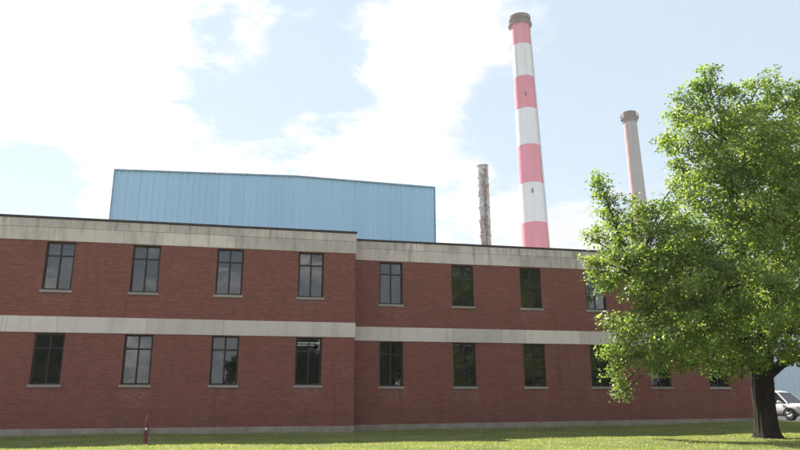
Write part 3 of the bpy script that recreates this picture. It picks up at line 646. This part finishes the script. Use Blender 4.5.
# ------------------------------------------------------------------ white car at the right edge
def build_car(loc, rz):
    t = thing('parked_car', 'white sport utility car parked at the right edge beyond the tree trunk', 'car', loc, rz)
    # half section loft: stations along the length (x forward)
    st = [  # x, half width, z low, z belt/bonnet edge, z crown of the deck
        (-2.32, .70, .55, .86, .90), (-2.26, .84, .38, 1.00, 1.04), (-1.9, .92, .30, 1.06, 1.10), (-1.2, .94, .27, 1.06, 1.10), (0, .95, .26, 1.03, 1.08), (.85, .95, .26, 1.00, 1.07), (1.35, .95, .27, 1.00, 1.08), (1.75, .93, .30, .97, 1.04), (2.1, .88, .34, .88, .95), (2.32, .76, .40, .72, .76), (2.36, .62, .48, .62, .66)]
    bm = bmesh.new(); rings = []
    for x, w_, z0, z1, z2 in st:
        half = [(0, z0), (w_ * .80, z0), (w_ * .97, z0 + .12), (w_, z0 + (z1 - z0) * .45), (w_ * .985, z0 + (z1 - z0) * .75), (w_ * .94, z1), (w_ * .80, z2 - .015), (w_ * .4, z2)]
        ring = [(y, z) for y, z in half] + [(-y, z) for y, z in half[:0:-1]]
        rings.append([bm.verts.new((x, y, z)) for y, z in ring])
    for a_, b_ in zip(rings, rings[1:]):
        for i in range(len(a_)): bm.faces.new((a_[i], a_[(i + 1) % len(a_)], b_[(i + 1) % len(a_)], b_[i]))
    bm.faces.new(rings[0]); bm.faces.new(rings[-1][::-1])
    body = from_bm('body', bm, 'car', t, True); md = body.modifiers.new('sub', 'SUBSURF'); md.levels = md.render_levels = 1
    # greenhouse: glass core with white roof and pillars
    g = [(-2.12, .74, 1.08), (-1.72, .66, 1.62), (.05, .67, 1.66), (.28, .66, 1.63), (1.12, .74, 1.06)]
    bm = bmesh.new(); lo = [(-2.12, .80, 1.05), (1.18, .80, 1.03)]; 
    pts = [(-2.10, .84, 1.04), (1.42, .83, 1.04), (.74, .66, 1.70), (-1.80, .66, 1.70)]
    v = [bm.verts.new((x, s * y, z)) for s in (-1, 1) for x, y, z in pts]
    for f in ((0, 1, 2, 3), (7, 6, 5, 4), (1, 5, 6, 2), (4, 0, 3, 7), (3, 2, 6, 7), (0, 4, 5, 1)): bm.faces.new([v[i] for i in f])
    from_bm('cabin_glass', bm, 'carglass', t)
    bm = bmesh.new(); box(bm, -1.87, .80, -.67, .67, 1.69, 1.81); 
    for q in bm.verts:
        if q.co.z > 1.75: q.co.y *= .86; q.co.x = -1.70 if q.co.x < 0 else .52
    bmesh.ops.bevel(bm, geom=list(bm.edges), offset=.03, segments=2, affect='EDGES'); from_bm('roof', bm, 'car', t, True)
    for s in (-1, 1):
        for nm, a_, b_ in (('front_pillar', (1.43, s * .835, 1.05), (.74, s * .665, 1.71)), ('centre_pillar', (-.15, s * .85, 1.03), (-.2, s * .672, 1.71)), ('rear_pillar', (-1.25, s * .85, 1.03), (-1.25, s * .67, 1.71)), ('tail_pillar', (-2.10, s * .84, 1.04), (-1.80, s * .665, 1.71))):
            bm = bmesh.new(); tube(bm, [a_, b_], [.045, .04], 6); from_bm(nm, bm, 'car' if nm != 'centre_pillar' else 'blackplastic', t)
        bm = bmesh.new(); tube(bm, [(-1.6, s * .60, 1.83), (.2, s * .61, 1.84)], [.02, .02], 6); from_bm('roof_rail', bm, 'rim', t)
        bm = bmesh.new(); box(bm, .92, 1.07, s * 1.02 - .12, s * 1.02 + .12, 1.04, 1.22); bmesh.ops.bevel(bm, geom=list(bm.edges), offset=.035, segments=2, affect='EDGES'); mo = from_bm('mirror', bm, 'car', t, True)
        bm = bmesh.new(); box(bm, .905, .919, s * 1.02 - .09, s * 1.02 + .09, 1.07, 1.19); from_bm('mirror_glass', bm, 'carglass', mo)
        bm = bmesh.new(); box(bm, -1.0, 1.0, s * .945 - .02, s * .945 + .02, .27, .40); from_bm('side_skirt', bm, 'blackplastic', t)
        for xx in (.0, -1.05):
            bm = bmesh.new(); box(bm, xx - .11, xx + .11, s * .965 - .02, s * .965 + .02, .90, .93); from_bm('door_handle', bm, 'rim', t)
        bm = bmesh.new(); vv = [(2.02, s * .90, .86), (2.28, s * .74, .80), (2.33, s * .60, .70), (2.20, s * .84, .68)]
        f0 = [bm.verts.new(Vector(q) + Vector((.03, s * .01, .02))) for q in vv]; f1 = [bm.verts.new(Vector(q) + Vector((-.12, -s * .1, -.02))) for q in vv]
        bm.faces.new(f0); bm.faces.new(f1[::-1])
        for i in range(4): bm.faces.new((f0[i], f1[i], f1[(i + 1) % 4], f0[(i + 1) % 4]))
        from_bm('headlight', bm, 'lamp', t)
        for xx in (1.55, -1.38):
            wt = thing('wheel', '', ''); wt.parent = t; wt.location = (xx, s * .84, .355)
            for kk in ('label', 'category'): del wt[kk]
            bm = bmesh.new(); lathe(bm, [(.24, -.11), (.335, -.11), (.355, -.08), (.355, .08), (.335, .11), (.24, .11)], 28, caps=False); ty = from_bm('tyre', bm, 'tyre', wt, True); ty.rotation_euler.x = R(90)
            bm = bmesh.new(); lathe(bm, [(.245, -.10), (.25, .0), (.245, .10), (.215, .10), (.205, .05), (.06, .045), (.05, .09), (.0, .09)], 28, caps=False)
            for k in range(5):
                an = k * 2 * math.pi / 5; c_, s_ = math.cos(an), math.sin(an)
                tube(bm, [(.04 * c_, .04 * s_, .085), (.22 * c_, .22 * s_, .095)], [.035, .03], 6)
            ri = from_bm('rim', bm, 'rim', wt, True); ri.rotation_euler.x = R(-90) if s > 0 else R(90)
            bm = bmesh.new(); n_ = 16; o_ = []; i_ = []
            for k in range(n_ + 1):
                an = math.pi * (-.08 + 1.16 * k / n_); 
                o_.append((.46 * math.cos(an), .45 * math.sin(an))); i_.append((.375 * math.cos(an), .375 * math.sin(an)))
            for yy in (s * .115,):
                vo = [bm.verts.new((a_[0], yy, a_[1])) for a_ in o_]; vi = [bm.verts.new((a_[0], yy, a_[1])) for a_ in i_]; vb = [bm.verts.new((a_[0], -s * .15, a_[1])) for a_ in i_]; vo2 = [bm.verts.new((a_[0], -s * .05, a_[1])) for a_ in o_]
                for k in range(n_):
                    bm.faces.new((vo[k], vo[k + 1], vi[k + 1], vi[k])); bm.faces.new((vi[k], vi[k + 1], vb[k + 1], vb[k])); bm.faces.new((vo[k + 1], vo[k], vo2[k], vo2[k + 1]))
            ar = from_bm('wheel_arch', bm, 'blackplastic', t); ar.location = (xx, s * .84, .355)
    bm = bmesh.new(); box(bm, 2.30, 2.39, -.50, .50, .52, .70); from_bm('grille', bm, 'blackplastic', t)
    bm = bmesh.new(); box(bm, 2.28, 2.40, -.66, .66, .34, .44); from_bm('bumper', bm, 'blackplastic', t)
    return t
hd = R(-12.627 - 62)                   # nose to the right and towards the viewer
hv = Vector((math.cos(hd), math.sin(hd), 0)); rv = Vector((hv.y, -hv.x, 0))
fwp = Vector((33.45, 8.2, 0)); cp = fwp - hv * 1.55 - rv * .84
cp.z = float(gz(cp.x, cp.y)) + .046
build_car(cp, hd)

# ------------------------------------------------------------------ summer haze in the air
def f_haze(t):
    v = t.new('ShaderNodeVolumePrincipled'); v.inputs['Color'].default_value = (.98, .95, 1.0, 1); v.inputs['Density'].default_value = HAZE; v.inputs['Anisotropy'].default_value = .25
    return v.outputs[0]
HAZE = .00028
hm = bpy.data.materials.new('haze_air'); hm.use_nodes = True; hm.node_tree.nodes.clear(); t = NT(hm.node_tree)
out = t.new('ShaderNodeOutputMaterial'); t.l.new(f_haze(t), out.inputs['Volume'])
stuff(tag(boxobj('haze', (-2600, 2600, -2600, 2600, -2.0, 106.0), hm), 'thin pale summer haze filling the air over the whole site', 'haze'))
